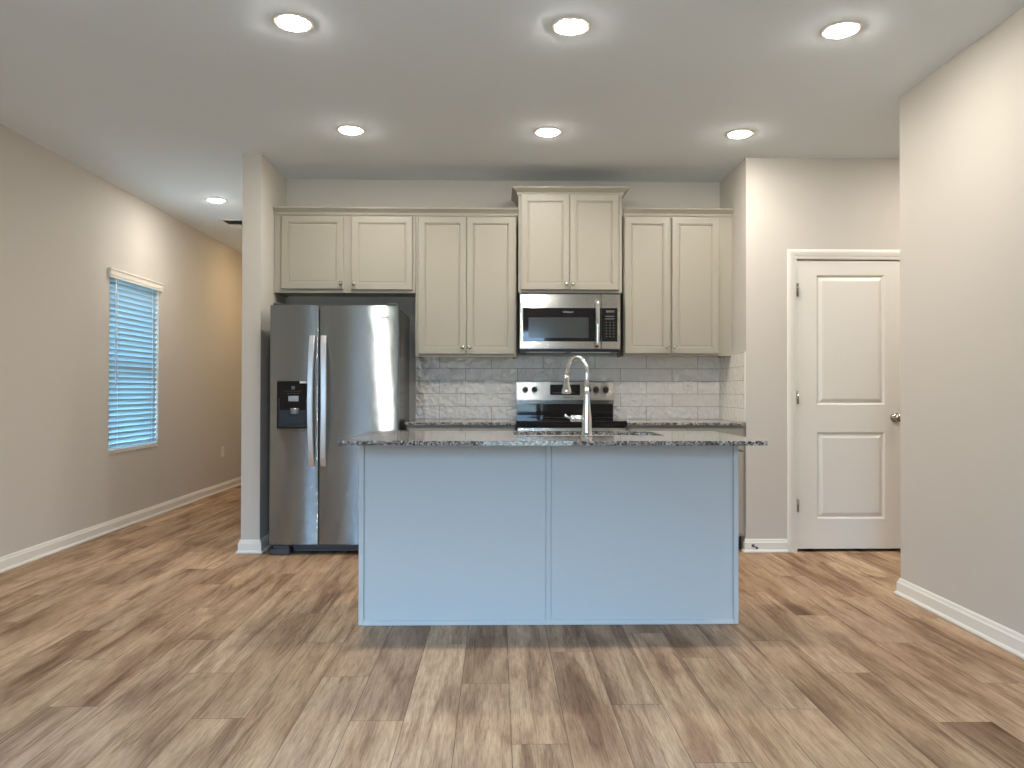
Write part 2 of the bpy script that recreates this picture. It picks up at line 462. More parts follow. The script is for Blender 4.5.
# rear wall (behind the viewer) with a glazed patio door and a window
RY0, RY1 = YREAR-.12, YREAR
rear_openings = [(-2.35, -1.50, .45, 2.10), (-.20, .78, .03, 2.10)]
bm = nb()
xs = XL
for x0, x1, z0, z1 in rear_openings:
    box(bm, xs, x0, RY0, RY1, 0, H)
    box(bm, x0, x1, RY0, RY1, z1, H)
    box(bm, x0, x1, RY0, RY1, 0, z0)
    xs = x1
box(bm, xs, XR, RY0, RY1, 0, H)
struct('wall_rear', bm, M['wall'], 'wall behind the viewer with patio door and window', 'wall')
for k, (x0, x1, z0, z1) in enumerate(rear_openings):
    fr = nb(); t_ = .05
    box(fr, x0, x0+t_, RY0+.02, RY1-.02, z0, z1); box(fr, x1-t_, x1, RY0+.02, RY1-.02, z0, z1)
    box(fr, x0+t_, x1-t_, RY0+.02, RY1-.02, z0, z0+t_); box(fr, x0+t_, x1-t_, RY0+.02, RY1-.02, z1-t_, z1)
    if k == 0: box(fr, x0+t_, x1-t_, RY0+.03, RY1-.03, (z0+z1)/2-.025, (z0+z1)/2+.025)
    nm = 'window_2' if k == 0 else 'door_2'
    o = struct(nm, fr, M['vinyl'], 'double hung window in the wall behind the viewer' if k == 0 else 'full glass patio door behind the viewer', 'window' if k == 0 else 'door')
    pn = nb()
    pn.faces.new([pn.verts.new(p) for p in ((x0+t_, RY0+.06, z0+t_), (x1-t_, RY0+.06, z0+t_), (x1-t_, RY0+.06, z1-t_), (x0+t_, RY0+.06, z1-t_))])
    part('window_pane', pn, M['glass'], o)
    # light portal: guides sampling of the sky through the opening, emits nothing itself
    ld = bpy.data.lights.new('sky_portal', 'AREA'); ld.shape = 'RECTANGLE'; ld.size = x1-x0; ld.size_y = z1-z0
    ld.cycles.is_portal = True
    lo = bpy.data.objects.new('sky_portal', ld); COL.objects.link(lo)
    lo.location = ((x0+x1)/2, RY0-.02, (z0+z1)/2); lo.rotation_euler = (math.pi/2, 0, 0)
ld = bpy.data.lights.new('sky_portal', 'AREA'); ld.shape = 'RECTANGLE'; ld.size = WZ1-WZ0; ld.size_y = WY1-WY0; ld.cycles.is_portal = True
lo = bpy.data.objects.new('sky_portal', ld); COL.objects.link(lo)
lo.location = (XL-.14, (WY0+WY1)/2, (WZ0+WZ1)/2); lo.rotation_euler = (0, -math.pi/2, 0)

# ------------------------------------------------------------------ baseboards
BASE = [(0, .002), (.026, .002), (.026, .010), (.020, .018), (.015, .020), (.015, .068), (.010, .076), (.008, .086), (.004, .092), (0, .093)]
def baseboard(name, path, side, label):
    bm = nb(); mould(bm, path, BASE, side); struct(name, bm, M['trim'], label, 'baseboard')
baseboard('baseboard_left', [(XL, YREAR), (XL, YHALL-.05)], -1, 'white baseboard along the long left wall')
baseboard('baseboard_right', [(XR, YREAR), (XR, YREND), (XR+.13, YREND), (XR+.13, YREND-1.08)], 1, 'white baseboard along the near right wall')
baseboard('baseboard_stub', [(XS0, YHALL-.05), (XS0, YP+.01), (XS1, YP+.01), (XS1, YK)], -1, 'white baseboard wrapping the wall end beside the refrigerator')
baseboard('baseboard_pantry', [(XRET, YP+.02), (XRET, YP), (2.035, YP)], -1, 'short white baseboard left of the white door')
baseboard('baseboard_pantry_side', [(2.945, YP), (4.08, YP)], -1, 'white baseboard right of the white door')

# ------------------------------------------------------------------ white interior door + casing
CAS = [(0, 0), (.062, 0), (.062, .006), (.054, .014), (.040, .016), (.018, .012), (.010, .008), (0, .008)]
def casing(bm, x0, x1, zt, y):
    # three mitred legs; profile (across, proud of wall)
    pts = [(x0, 0.0), (x0, zt), (x1, zt), (x1, 0.0)]
    rings = []
    for i, (x, z) in enumerate(pts):
        r = []
        for o, p in CAS:
            if i == 0: q = (x-o, y-p, z)
            elif i == 1: q = (x-o, y-p, z+o)
            elif i == 2: q = (x+o, y-p, z+o)
            else: q = (x+o, y-p, z)
            r.append(bm.verts.new(q))
        rings.append(r)
    k = len(CAS)
    for a, b in zip(rings, rings[1:]):
        for j in range(k): bm.faces.new((a[j], a[(j+1) % k], b[(j+1) % k], b[j]))
    bm.faces.new(rings[0]); bm.faces.new(rings[-1][::-1])
bm = nb(); casing(bm, DX0+.004, DX1-.004, DZ-.004, YP)
# jamb
box(bm, DX0, DX0+.012, YP-.004, YP+.12, 0, DZ); box(bm, DX1-.012, DX1, YP-.004, YP+.12, 0, DZ); box(bm, DX0+.012, DX1-.012, YP-.004, YP+.12, DZ-.012, DZ)
struct('trim_1', bm, M['trim'], 'white moulded casing around the two panel door', 'door casing')

def interior_door(x0, x1, z0, z1, yf, panels, th=.035):
    bm = nb()
    xs = sorted({x0, x1} | {p[0] for p in panels} | {p[1] for p in panels})
    zs = sorted({z0, z1} | {p[2] for p in panels} | {p[3] for p in panels})
    g = {(i, j): bm.verts.new((x, yf, z)) for i, x in enumerate(xs) for j, z in enumerate(zs)}
    for i in range(len(xs)-1):
        for j in range(len(zs)-1):
            hole = any(p[0] <= xs[i] and xs[i+1] <= p[1] and p[2] <= zs[j] and zs[j+1] <= p[3] for p in panels)
            if not hole: bm.faces.new((g[i, j], g[i+1, j], g[i+1, j+1], g[i, j+1]))
    for a, b, c, d in panels:
        prof = [(0, 0), (.004, .002), (.012, .012), (.018, .0125), (.040, .002), (.046, .001)]
        rings = [[bm.verts.new(p) for p in ((a+i, yf+s, c+i), (b-i, yf+s, c+i), (b-i, yf+s, d-i), (a+i, yf+s, d-i))] for i, s in prof]
        for r0, r1 in zip(rings, rings[1:]):
            for k in range(4): bm.faces.new((r0[k], r0[(k+1) % 4], r1[(k+1) % 4], r1[k]))
        bm.faces.new(rings[-1])
    bmesh.ops.remove_doubles(bm, verts=bm.verts[:], dist=1e-5)
    box(bm, x0, x1, yf+.014, yf+th, z0, z1)
    # edges
    for q in (((x0, z0), (x0, z1)), ((x0, z1), (x1, z1)), ((x1, z1), (x1, z0)), ((x1, z0), (x0, z0))):
        (a, b), (c, d) = q
        bm.faces.new([bm.verts.new(p) for p in ((a, yf, b), (c, yf, d), (c, yf+.02, d), (a, yf+.02, b))])
    return bm
DSX0, DSX1, DSZ0, DSZ1 = DX0+.016, DX1-.016, .022, DZ-.020
YD = YP+.006
bm = interior_door(DSX0, DSX1, DSZ0, DSZ1, YD, [(2.249, 2.735, .231, .842), (2.249, 2.735, 1.033, 1.95)])
door = struct('door_1', bm, M['trim'], 'white two panel door with a round knob', 'door')
kx, kz = DSX1-.062, .943
bm = nb(); lathe(bm, [(.033, 0), (.033, .004), (.028, .009), (.012, .012), (.011, .030), (.018, .034), (.027, .042), (.0285, .052), (.025, .062), (.014, .068), (0, .069)], (kx, YD, kz), (0, -1, 0))
part('door_knob', bm, M['oldnickel'], door, 'round satin nickel knob')
for hz in (1.84, 1.085, .33):
    bm = nb(); box(bm, DX0+.008, DX0+.022, YP-.012, YD+.004, hz-.045, hz+.045, .001)
    tube(bm, [(DX0+.014, YP-.013, hz-.047), (DX0+.014, YP-.013, hz+.047)], .006, 12)
    part('door_hinge', bm, M['oldnickel'], door, 'small metal hinge')
bm = nb(); lathe(bm, [(.011, 0), (.011, .003), (.004, .006), (.004, .050), (.008, .052), (.008, .062), (0, .063)], (1.79, YP-.0155, .050), (.15, -1, -.1), 14)
finish('door_stop', bm, M['dark'], origin=(1.79, YP-.0155, .05))
tag(bpy.data.objects['door_stop'], 'tiny dark door stop on the baseboard left of the white door', 'door stop')

# ------------------------------------------------------------------ left window + blind
bm = nb(); t_ = .045; xw0, xw1 = XL-.115, XL-.075
box(bm, xw0, xw1, WY0, WY0+t_, WZ0, WZ1); box(bm, xw0, xw1, WY1-t_, WY1, WZ0, WZ1)
box(bm, xw0, xw1, WY0+t_, WY1-t_, WZ0, WZ0+t_); box(bm, xw0, xw1, WY0+t_, WY1-t_, WZ1-t_, WZ1)
box(bm, xw0+.005, xw1, WY0+t_, WY1-t_, 1.33, 1.37)
win = struct('window_1', bm, M['vinyl'], 'narrow window in the left wall', 'window')
bm = nb(); bm.faces.new([bm.verts.new(p) for p in ((xw0+.02, WY0+t_, WZ0+t_), (xw0+.02, WY1-t_, WZ0+t_), (xw0+.02, WY1-t_, WZ1-t_), (xw0+.02, WY0+t_, WZ1-t_))])
part('window_pane', bm, M['glass'], win)
bm = nb(); box(bm, XL-.074, XL+.006, WY0+.001, WY1-.001, WZ0-.0, WZ0+.012, .002); part('window_sill', bm, M['trim'], win)

bl = thing('window_blind', 'white horizontal slat blind covering the window in the left wall', 'blind', (XL-.03, (WY0+WY1)/2, WZ0+.02))
bm = nb()
# valance with a small moulded profile, ends returning to the wall
box(bm, XL+.012, XL+.024, WY0-.03, WY1+.03, 2.025, 2.095, .002)
box(bm, XL+.010, XL+.030, WY0-.033, WY1+.033, 2.082, 2.098, .003)
box(bm, XL+.016, XL+.028, WY0-.031, WY1+.031, 2.040, 2.050, .003)
box(bm, XL+.0005, XL+.012, WY0-.03, WY0-.022, 2.025, 2.095); box(bm, XL+.0005, XL+.012, WY1+.022, WY1+.03, 2.025, 2.095)
part('valance', bm, M['trim'], bl)
bm = nb(); box(bm, XL-.055, XL+.004, WY0+.008, WY1-.008, 2.035, 2.083); part('headrail', bm, M['vinyl'], bl)
bm = nb()
SXC = XL-.024; nsl = 31; zt, zb = 2.022, .672
for i in range(nsl):
    zc = zt - (zt-zb) * i / (nsl-1)
    a = math.radians(-69); hw = .025; pts = []
    for s in range(5):
        q = (s/4*2-1) * hw; cr = .0035 * (1 - (q/hw)**2)
        # room side edge lower
        pts.append((SXC + q*math.cos(a) - cr*math.sin(a), zc - q*math.sin(a) + cr*math.cos(a)))
    top = [[bm.verts.new((x, y, z)) for x, z in pts] for y in (WY0+.004, WY1-.004)]
    bot = [[bm.verts.new((x+.0022*math.sin(a), y, z-.0022*math.cos(a))) for x, z in pts] for y in (WY0+.004, WY1-.004)]
    for k in range(4):
        bm.faces.new((top[0][k], top[0][k+1], top[1][k+1], top[1][k])); bm.faces.new((bot[0][k], bot[1][k], bot[1][k+1], bot[0][k+1]))
    for k in (0, 4): bm.faces.new((top[0][k], top[1][k], bot[1][k], bot[0][k]))
    for e in (0, 1):
        for k in range(4): bm.faces.new((top[e][k], top[e][k+1], bot[e][k+1], bot[e][k]))
part('slats', bm, M['slat'], bl)
bm = nb(); box(bm, SXC-.025, SXC+.025, WY0+.012, WY1-.012, WZ0+.016, WZ0+.034, .003); part('bottom_rail', bm, M['vinyl'], bl)
bm = nb()
for yy in (WY0+.13, WY1-.13): tube(bm, [(SXC+.027, yy, 2.04), (SXC+.027, yy, WZ0+.034)], .0012, 6)
part('ladder_cord', bm, M['vinyl'], bl)
bm = nb(); tube(bm, [(SXC+.034, WY0+.085, 2.03), (SXC+.036, WY0+.085, 1.13)], .0035, 8); part('tilt_wand', bm, M['vinyl'], bl)

# ------------------------------------------------------------------ recessed ceiling lamps
def ceiling_lamp(name, label, loc, group):
    r = thing(name, label, 'ceiling light', loc, group)
    x, y, z = loc
    bm = nb(); lathe(bm, [(.092, 0), (.092, -.002), (.086, -.0045), (.070, -.0055), (.068, -.0035), (.068, 0)], (x, y, z), (0, 0, 1), 40)
    part('trim_ring', bm, M['trim'], r)
    bm = nb(); lathe(bm, [(.0675, -.001), (.0675, -.0045), (.061, -.0085), (.048, -.0115), (.032, -.0135), (.016, -.0142), (0, -.0145)], (x, y, z), (0, 0, 1), 40)
    part('lens', bm, M['lens'], r)
    return r
lamp_spots = [(-.914, 3.355, 'front left recessed light, nearest the left edge of the kitchen ceiling'),
              (.328, 3.36, 'front middle recessed light in the kitchen ceiling, above the photo centre'),
              (1.560, 3.365, 'front right recessed light in the kitchen ceiling, near the right wall'),
              (-.926, 4.735, 'back left recessed light, in front of the refrigerator cabinets'),
              (.318, 4.74, 'back middle recessed light, in front of the tall microwave cabinet'),
              (1.545, 4.745, 'back right recessed light, nearest the corner with the white door wall'),
              (-2.433, 6.517, 'single recessed light in the left hall beside the ceiling vent'),
              (-2.28, 8.55, 'far hall recessed light hidden behind the wall end'),
              (3.15, 4.55, 'side hall recessed light hidden beyond the right wall')]
proto = None
for i, (x, y, lab) in enumerate(lamp_spots):
    if proto is None:
        proto = ceiling_lamp('recessed_light', lab, (x, y, H-.0005), 'recessed ceiling lights'); continue
    c = proto.copy(); COL.objects.link(c); c.location = (x, y, H-.0005); c['label'] = lab
    for ch in proto.children:
        d = ch.copy(); COL.objects.link(d); d.parent = c
        if i == 7 and ch.name.startswith('lens'):
            d.data = d.data.copy(); d.data.materials[0] = M['lens_hall']

# ceiling vent in the hall
v = thing('ceiling_vent', 'small rectangular white vent grille in the left hall ceiling', 'vent', (-2.52, 7.46, H-.0005))
bm = nb(); vx0, vx1, vy0, vy1, vz = -2.68, -2.36, 7.24, 7.67, H-.0005
box(bm, vx0, vx1, vy0, vy0+.028, vz-.008, vz, .002); box(bm, vx0, vx1, vy1-.028, vy1, vz-.008, vz, .002)
box(bm, vx0, vx0+.028, vy0+.028, vy1-.028, vz-.008, vz); box(bm, vx1-.028, vx1, vy0+.028, vy1-.028, vz-.008, vz)
part('frame', bm, M['ventmetal'], v)
bm = nb(); box(bm, vx0+.028, vx1-.028, vy0+.028, vy1-.028, vz-.0015, vz); part('backing', bm, M['ventdark'], v)
bm = nb()
ny = 14
for i in range(ny):
    yy = vy0+.035 + (vy1-vy0-.07) * (i+.5)/ny
    s = 1 if yy < (vy0+vy1)/2 else -1
    vs = [bm.verts.new(p) for p in ((vx0+.028, yy-.007*s, vz-.008), (vx1-.028, yy-.007*s, vz-.008), (vx1-.028, yy+.005*s, vz-.002), (vx0+.028, yy+.005*s, vz-.002))]
    bm.faces.new(vs)
    bm.faces.new([bm.verts.new((q.co.x, q.co.y+.001, q.co.z)) for q in vs][::-1])
part('louvers', bm, M['ventmetal'], v)

# ------------------------------------------------------------------ backsplash tile
bm = nb(); box(bm, -.632, XRET-.0005, YK-.008, YK, .909, 1.405); struct('tile_backsplash', bm, M['tile'], 'glossy wavy subway tile backsplash on the kitchen back wall', 'backsplash')
bm = nb(); box(bm, XRET-.008, XRET, YP+.012, YK-.008, .9095, 1.404)
struct('tile_backsplash_side', bm, M['tile_side'], 'subway tile on the short wall at the right counter end', 'backsplash')
bm = nb(); box(bm, XRET-.010, XRET, YP+.006, YP+.012, .9095, 1.408, .001); box(bm, -.636, -.632, YK-.010, YK, .9095, 1.4, .001); struct('trim_2', bm, M['trim'], 'white tile edge strips', 'trim')

# outlets
def outlet(name, label, x, y, z, kind, group):
    r = thing(name, label, 'outlet' if kind == 'outlet' else 'switch', (x, y, z), group)
    bm = nb(); box(bm, x-.035, x+.035, y-.006, y, z-.058, z+.058, .002); part('cover_plate', bm, M['plate'], r)
    if kind == 'outlet':
        for s in (-1, 1):
            zc = z + s*.0195
            bm = nb(); box(bm, x-.017, x+.017, y-.0085, y-.006, zc-.0145, zc+.0145, .0015); f = part('receptacle', bm, M['plate'], r)
            bm = nb()
            for q in (-1, 1): box(bm, x+q*.006-.0012, x+q*.006+.0012, y-.0089, y-.0084, zc-.003, zc+.005)
            box(bm, x-.002, x+.002, y-.0089, y-.0084, zc-.010, zc-.006)
            part('slots', bm, M['slot'], f)
    else:
        bm = nb(); box(bm, x-.017, x+.017, y-.0095, y-.006, z-.034, z+.034, .002); part('rocker', bm, M['plate'], r)
    return r
o1 = outlet('wall_outlet', 'leftmost outlet plate on the tile backsplash, nearest the refrigerator', -.405, YK-.008, 1.195, 'outlet', 'backsplash outlets')
outlet('wall_switch', 'light switch plate on the tile backsplash just left of the range', -.062, YK-.008, 1.155, 'switch', None)
def dup(root, loc, rz, label, group=None):
    r = root.copy(); COL.objects.link(r); r.location = loc; r.rotation_euler = (0, 0, rz); r['label'] = label
    if group: r['group'] = group
    elif 'group' in r: del r['group']
    for ch in root.children:
        c = ch.copy(); COL.objects.link(c); c.parent = r
        for g_ in ch.children:
            d = g_.copy(); COL.objects.link(d); d.parent = c
    return r
dup(o1, (1.492, YK-.008, 1.19), 0, 'right outlet plate on the tile backsplash, right of the range', 'backsplash outlets')
dup(o1, (XL, 8.47, .44), math.pi/2, 'low outlet plate on the left wall, far beyond the window')

# ------------------------------------------------------------------ cabinets
DOORP = [(0, .003), (.003, 0), (.044, 0), (.0455, .0045), (.051, .0045), (.0525, .011), (.058, .0115), (.062, .0095)]
DOORT = .019
def knob(x, y, z, parent, side=None):
    bm = nb(); lathe(bm, [(.009, 0), (.008, .002), (.005, .005), (.005, .014), (.011, .019), (.0145, .023), (.0145, .027), (.010, .031), (0, .0325)], (x, y, z), (0, -1, 0), 24)
    part('knob', bm, M['nickel'], parent, 'round brushed nickel knob')
def cab_door(x0, x1, z0, z1, yb, parent, kn, m, name='door', prof=DOORP):
    yf = yb - DOORT
    bm = nb(); loops_panel(bm, x0, x1, z0, z1, yf, DOORT, prof)
    d = part(name, bm, m, parent)
    if kn: knob(kn[0], yf, kn[1], d)
    return d
def wall_cabinet(name, label, x0, x1, z0, z1, yf, doors, frame_parts, crown=None, fillers=()):
    r = thing(name, label, 'cabinet', ((x0+x1)/2, YK-.001, z0))
    bm = nb(); box(bm, x0+.001, x1-.001, yf+.019, YK-.001, z0+.012, z1-.001)
    box(bm, x0, x1, yf, yf+.019, z0, z1, .0012)
    for s in (0, 1):
        xx = x0+.001 if s == 0 else x1-.017
        box(bm, xx, xx+.016, yf+.019, YK-.001, z0+.0005, z0+.0125)
    part('cabinet_box', bm, M['cab'], r)
    for d in doors: cab_door(d[0], d[1], d[2], d[3], yf-.0005, r, (d[4], d[5]), M['cab'])
    return r
YF = 5.54
CROWN = [(0, 0), (.006, 0), (.010, .010), (.012, .022), (.030, .040), (.044, .052), (.046, .064), (0, .064)]
def crown(path, z, prof, scale=(1, 1)):
    bm = nb(); mould(bm, path, [(o*scale[0], z + q*scale[1]) for o, q in prof], -1)
    return bm
UZ1 = 2.478
wall_cabinet('wall_cabinet', 'greige wall cabinet with two short doors above the refrigerator', -1.643, -.606, 1.847, UZ1-.045, YF,
             [(-1.585, -1.133, 1.873, 2.408, -1.147, 1.912), (-1.073, -.627, 1.869, 2.408, -1.052, 1.909)], None)
wall_cabinet('wall_cabinet', 'greige wall cabinet with two tall doors left of the microwave', -.604, .138, 1.377, UZ1-.045, YF,
             [(-.583, -.229, 1.398, 2.408, -.254, 1.446), (-.226, .127, 1.398, 2.408, -.205, 1.446)], None)
mc = wall_cabinet('wall_cabinet', 'raised greige wall cabinet with two doors above the microwave', .154, .921, 1.852, 2.60, YF-.02,
             [(.173, .529, 1.872, 2.574, .505, 1.913), (.533, .893, 1.872, 2.574, .555, 1.913)], None)
rc = wall_cabinet('wall_cabinet', 'greige wall cabinet with two tall doors right of the microwave', .935, 1.7465, 1.388, UZ1-.045, YF,
             [(.942, 1.277, 1.405, 2.412, 1.253, 1.453), (1.294, 1.641, 1.405, 2.412, 1.308, 1.453)], None)
# crowns
bm = crown([(-1.643, YF), (.152, YF)], UZ1-.060, CROWN, (.9, .85))
o = finish('crown_moulding', bm, M['cab'], origin=(-.75, YF, UZ1-.06))
tag(o, 'greige crown moulding running over the two left wall cabinets', 'crown moulding')
part('crown_moulding', crown([(.935, YF), (1.7465, YF)], UZ1-.052, CROWN, (.9, .85)), M['cab'], rc)
part('crown_moulding', crown([(.154, YK-.002), (.154, YF-.02), (.921, YF-.02), (.921, YK-.002)], 2.572, CROWN, (1.05, .86)), M['cab'], mc)

# base cabinets
def base_cabinet(name, label, x0, x1, ndoor, group=None):
    yf = 5.262
    r = thing(name, label, 'cabinet', ((x0+x1)/2, yf+.3, 0))
    bm = nb(); box(bm, x0, x1, yf, YK-.001, .105, .888, .001); part('cabinet_box', bm, M['cab'], r)
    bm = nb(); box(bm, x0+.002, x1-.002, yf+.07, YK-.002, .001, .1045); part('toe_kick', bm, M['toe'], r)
    wdt = (x1-x0-.03)/ndoor
    for i in range(ndoor):
        a = x0+.015+wdt*i+.002; b = a+wdt-.004
        kx_ = b-.025 if i % 2 == 0 else a+.025
        cab_door(a, b, .125, .70, yf-.0005, r, (kx_, .655), M['cab'])
        cab_door(a, b, .715, .868, yf-.0005, r, ((a+b)/2, .79), M['cab'], 'drawer', [(0, .003), (.003, 0), (.02, 0)])
base_cabinet('base_cabinet', 'greige base cabinet between refrigerator and range', -.632, .128, 2)
base_cabinet('base_cabinet', 'greige base cabinet right of the range, against the short wall', .904, 1.7465, 2)
for x0, x1, lab in ((-.640, .130, 'speckled granite countertop between refrigerator and range'), (.902, XRET-.0115, 'speckled granite countertop right of the range')):
    bm = nb(); box(bm, x0, x1, 5.222, YK-.009, .8885, .9085, .003)
    o = finish('countertop', bm, M['granite'], origin=((x0+x1)/2, 5.5, .8885)); tag(o, lab, 'countertop')

# ------------------------------------------------------------------ microwave
mw = thing('microwave', 'stainless over the range microwave under the raised cabinet', 'microwave', (.53, YK-.002, 1.43))
MX0, MX1, MZ0, MZ1, MYF = .163, .899, 1.433, 1.833, 5.455
bm = nb(); box(bm, MX0, MX1, MYF+.03, YK-.009, MZ0-.018, MZ1+.015, .002); part('body', bm, M['black'], mw)
XSEAM = .757
bm = nb(); box(bm, MX0, XSEAM-.001, MYF, MYF+.029, MZ0, MZ1, .004)
dr = part('door', bm, M['steelw'], mw)
bm = nb(); box(bm, .186, .7555, MYF-.003, MYF+.001, 1.489, 1.733, .001); part('door_glass', bm, M['blackglass'], dr)
bm = nb(); box(bm, .227, .666, MYF-.0036, MYF-.002, 1.514, 1.664); part('window', bm, M['mwwin'], dr)
bm = nb(); hx = .727
pts = []; n = 13
for i in range(n):
    tt = i/(n-1); z = 1.448 + (1.785-1.448)*tt
    pts.append((hx, MYF-.030-.014*math.sin(math.pi*tt), z))
tube(bm, pts, .0175, 20)
for z in (1.462, 1.771): tube(bm, [(hx, MYF+.0, z), (hx, MYF-.032, z)], .010, 14)
part('handle', bm, M['chrome'], dr)
lettering('Whirlpool', .018, .515, MYF-.0035, 1.703, M['lightmark'], dr)
bm = nb(); box(bm, XSEAM+.001, MX1, MYF, MYF+.029, MZ0, MZ1, .004); cp = part('control_panel', bm, M['steelw'], mw)
bm = nb(); box(bm, .762, .876, MYF-.003, MYF+.001, 1.489, 1.733, .001); part('panel_glass', bm, M['blackglass'], cp)
bm = nb()
box(bm, .793, .853, MYF-.0036, MYF-.003, 1.700, 1.716)
for i in range(2): box(bm, .787, .853, MYF-.0036, MYF-.003, 1.668-.018*i, 1.676-.018*i)
for i in range(6):
    for j in range(3): box(bm, .790+.026*j, .801+.026*j, MYF-.0036, MYF-.003, 1.626-.021*i, 1.632-.021*i)
part('buttons', bm, M['buttons'], cp)
bm = nb()
for i in range(2): box(bm, MX0+.05+.34*i, MX0+.34+.34*i, MYF+.06, MYF+.22, MZ0-.0195, MZ0-.018)
part('vent_grille', bm, M['steelh'], mw)

# ------------------------------------------------------------------ range
rg = thing('range', 'freestanding stainless electric range with black glass cooktop', 'range', (.516, 5.5, 0))
RX0, RX1 = .136, .896
bm = nb(); box(bm, RX0, RX1, 5.22, 5.83, .03, .880, .002); part('body', bm, M['black'], rg)
bm = nb(); box(bm, RX0-.004, RX1+.004, 5.175, 5.79, .8815, .921, .006); part('cooktop', bm, M['blackglass'], rg)
# backguard: stainless console over black riser
def prism_x(bm, x0, x1, poly):
    a = [bm.verts.new((x0, y, z)) for y, z in poly]; b = [bm.verts.new((x1, y, z)) for y, z in poly]
    k = len(poly)
    for i in range(k): bm.faces.new((a[i], a[(i+1) % k], b[(i+1) % k], b[i]))
    bm.faces.new(a[::-1]); bm.faces.new(b)
BG0, BG1 = .149, .899
bm = nb(); prism_x(bm, BG0, BG1, [(5.775, 1.058), (5.795, 1.197), (5.800, 1.200), (5.840, 1.200), (5.845, 1.195), (5.845, 1.026), (5.788, 1.026), (5.778, 1.050)])
bgd = part('backguard', bm, M['steelw'], rg, 'stainless control console')
bm = nb(); box(bm, BG0+.002, BG1-.002, 5.792, 5.845, .9215, 1.026); part('riser', bm, M['blackglass'], rg)
def bgy(z): return 5.775 + (z-1.058)/(1.197-1.058)*.020
bm = nb(); prism_x(bm, .409, .640, [(bgy(1.096)-.0015, 1.096), (bgy(1.177)-.0015, 1.177), (bgy(1.177)+.003, 1.177), (bgy(1.096)+.003, 1.096)])
part('display', bm, M['blackglass'], bgd)
bm = nb()
box(bm, .430, .600, bgy(1.115)-.0025, bgy(1.115)-.0012, 1.113, 1.117)
part('display_marks', bm, M['buttons'], bgd)
lettering('Whirlpool', .015, .545, bgy(1.078)-.001, 1.078, M['mark'], bgd)
for kxx in (.216, .288, .700, .764, .840):
    zc = 1.136; y0 = bgy(zc)
    bm = nb(); lathe(bm, [(.024, -.002), (.024, .004), (.021, .008), (.019, .026), (.016, .030), (0, .031)], (kxx, y0, zc), (0, -1, .14), 26)
    kb = part('knob', bm, M['black'], rg, 'black control knob')
    bm = nb(); box(bm, kxx-.0045, kxx+.0045, y0-.037, y0-.027, zc-.016, zc+.026, .002); part('grip', bm, M['black'], kb)
bm = nb(); box(bm, RX0+.004, RX1-.004, 5.180, 5.2195, .245, .872, .004); od = part('oven_door', bm, M['steelw'], rg)
bm = nb(); box(bm, RX0+.10, RX1-.10, 5.177, 5.181, .40, .72, .001); part('oven_window', bm, M['blackglass'], od)
bm = nb(); tube(bm, [(RX0+.05, 5.135, .815), (RX1-.05, 5.135, .815)], .013, 16)
for x in (RX0+.08, RX1-.08): tube(bm, [(x, 5.182, .815), (x, 5.137, .815)], .009, 12)
part('handle', bm, M['steelh'], od)
bm = nb(); box(bm, RX0+.004, RX1-.004, 5.183, 5.2195, .06, .238, .004); part('drawer', bm, M['steelw'], rg)
for x in (RX0+.05, RX1-.05):
    for y in (5.28, 5.78):
        bm = nb(); lathe(bm, [(.018, .001), (.018, .02), (.010, .022), (.010, .032)], (x, y, 0), (0, 0, 1), 14); part('foot', bm, M['black'], rg)

# ------------------------------------------------------------------ refrigerator
fr = thing('refrigerator', 'stainless side by side refrigerator with ice and water dispenser', 'refrigerator', (-1.115, 5.5, 0))
FX0, FX1, FY = -1.553, -.678, 5.150
SPL = -1.221
bm = nb(); box(bm, FX0+.006, FX1-.004, 5.225, 5.845, .045, 1.700, .006)
part('body', bm, M['fridgeside'], fr, 'glossy dark grey cabinet body')
def contour_door(x0, x1, z0, z1, yf, yb, crown_=.010, ro=.0035, n=24):
    """door slab: front gently bowed in plan, edges rounded over"""
    bm = nb(); prof = []
    for i in range(n+1):
        t_ = i/n; x = x0 + (x1-x0)*t_
        e = min(x-x0, x1-x)
        y = yf + crown_ * (2*t_-1)**2
        if e < ro: y += ro - math.sqrt(max(0, ro*ro - (ro-e)**2))
        prof.append((x, y))
    # denser at the edges
    ex = [ro*(1-math.cos(math.pi/2*k/6)) for k in range(1, 6)]
    for q in ex:
        for x in (x0+q, x1-q):
            t_ = (x-x0)/(x1-x0)
            prof.append((x, yf + crown_*(2*t_-1)**2 + ro - math.sqrt(max(0, ro*ro-(ro-q)**2))))
    prof = sorted(set((round(a, 6), round(b, 6)) for a, b in prof))
    rz = .004
    zs = [(z0, rz), (z0+rz, 0), (z1-rz, 0), (z1, rz)]
    rows = [[bm.verts.new((x, y+d, z)) for x, y in prof] for z, d in zs]
    for a, b in zip(rows, rows[1:]):
        for k in range(len(prof)-1):
            f = bm.faces.new((a[k], a[k+1], b[k+1], b[k])); f.smooth = True
    bb = [[bm.verts.new((x, yb, z)) for x, y in (prof[0], prof[-1])] for z in (z0, z1)]
    # sides, top, bottom, back
    bm.faces.new([rows[j][0] for j in range(4)][::-1] + [bb[0][0], bb[1][0]])
    bm.faces.new([rows[j][-1] for j in range(4)] + [bb[1][1], bb[0][1]])
    bm.faces.new(rows[0][::-1] + [bb[0][0], bb[0][1]])
    bm.faces.new(rows[-1] + [bb[1][1], bb[1][0]])
    bm.faces.new([bb[0][0], bb[0][1], bb[1][1], bb[1][0]])
    return bm
fz0, fz1 = .075, 1.712
fd = part('freezer_door', contour_door(FX0, SPL-.003, fz0, fz1, FY, 5.222, .006), M['steel'], fr)
rd = part('fridge_door', contour_door(SPL+.003, FX1, fz0, fz1, FY, 5.222, .010), M['steel'], fr)
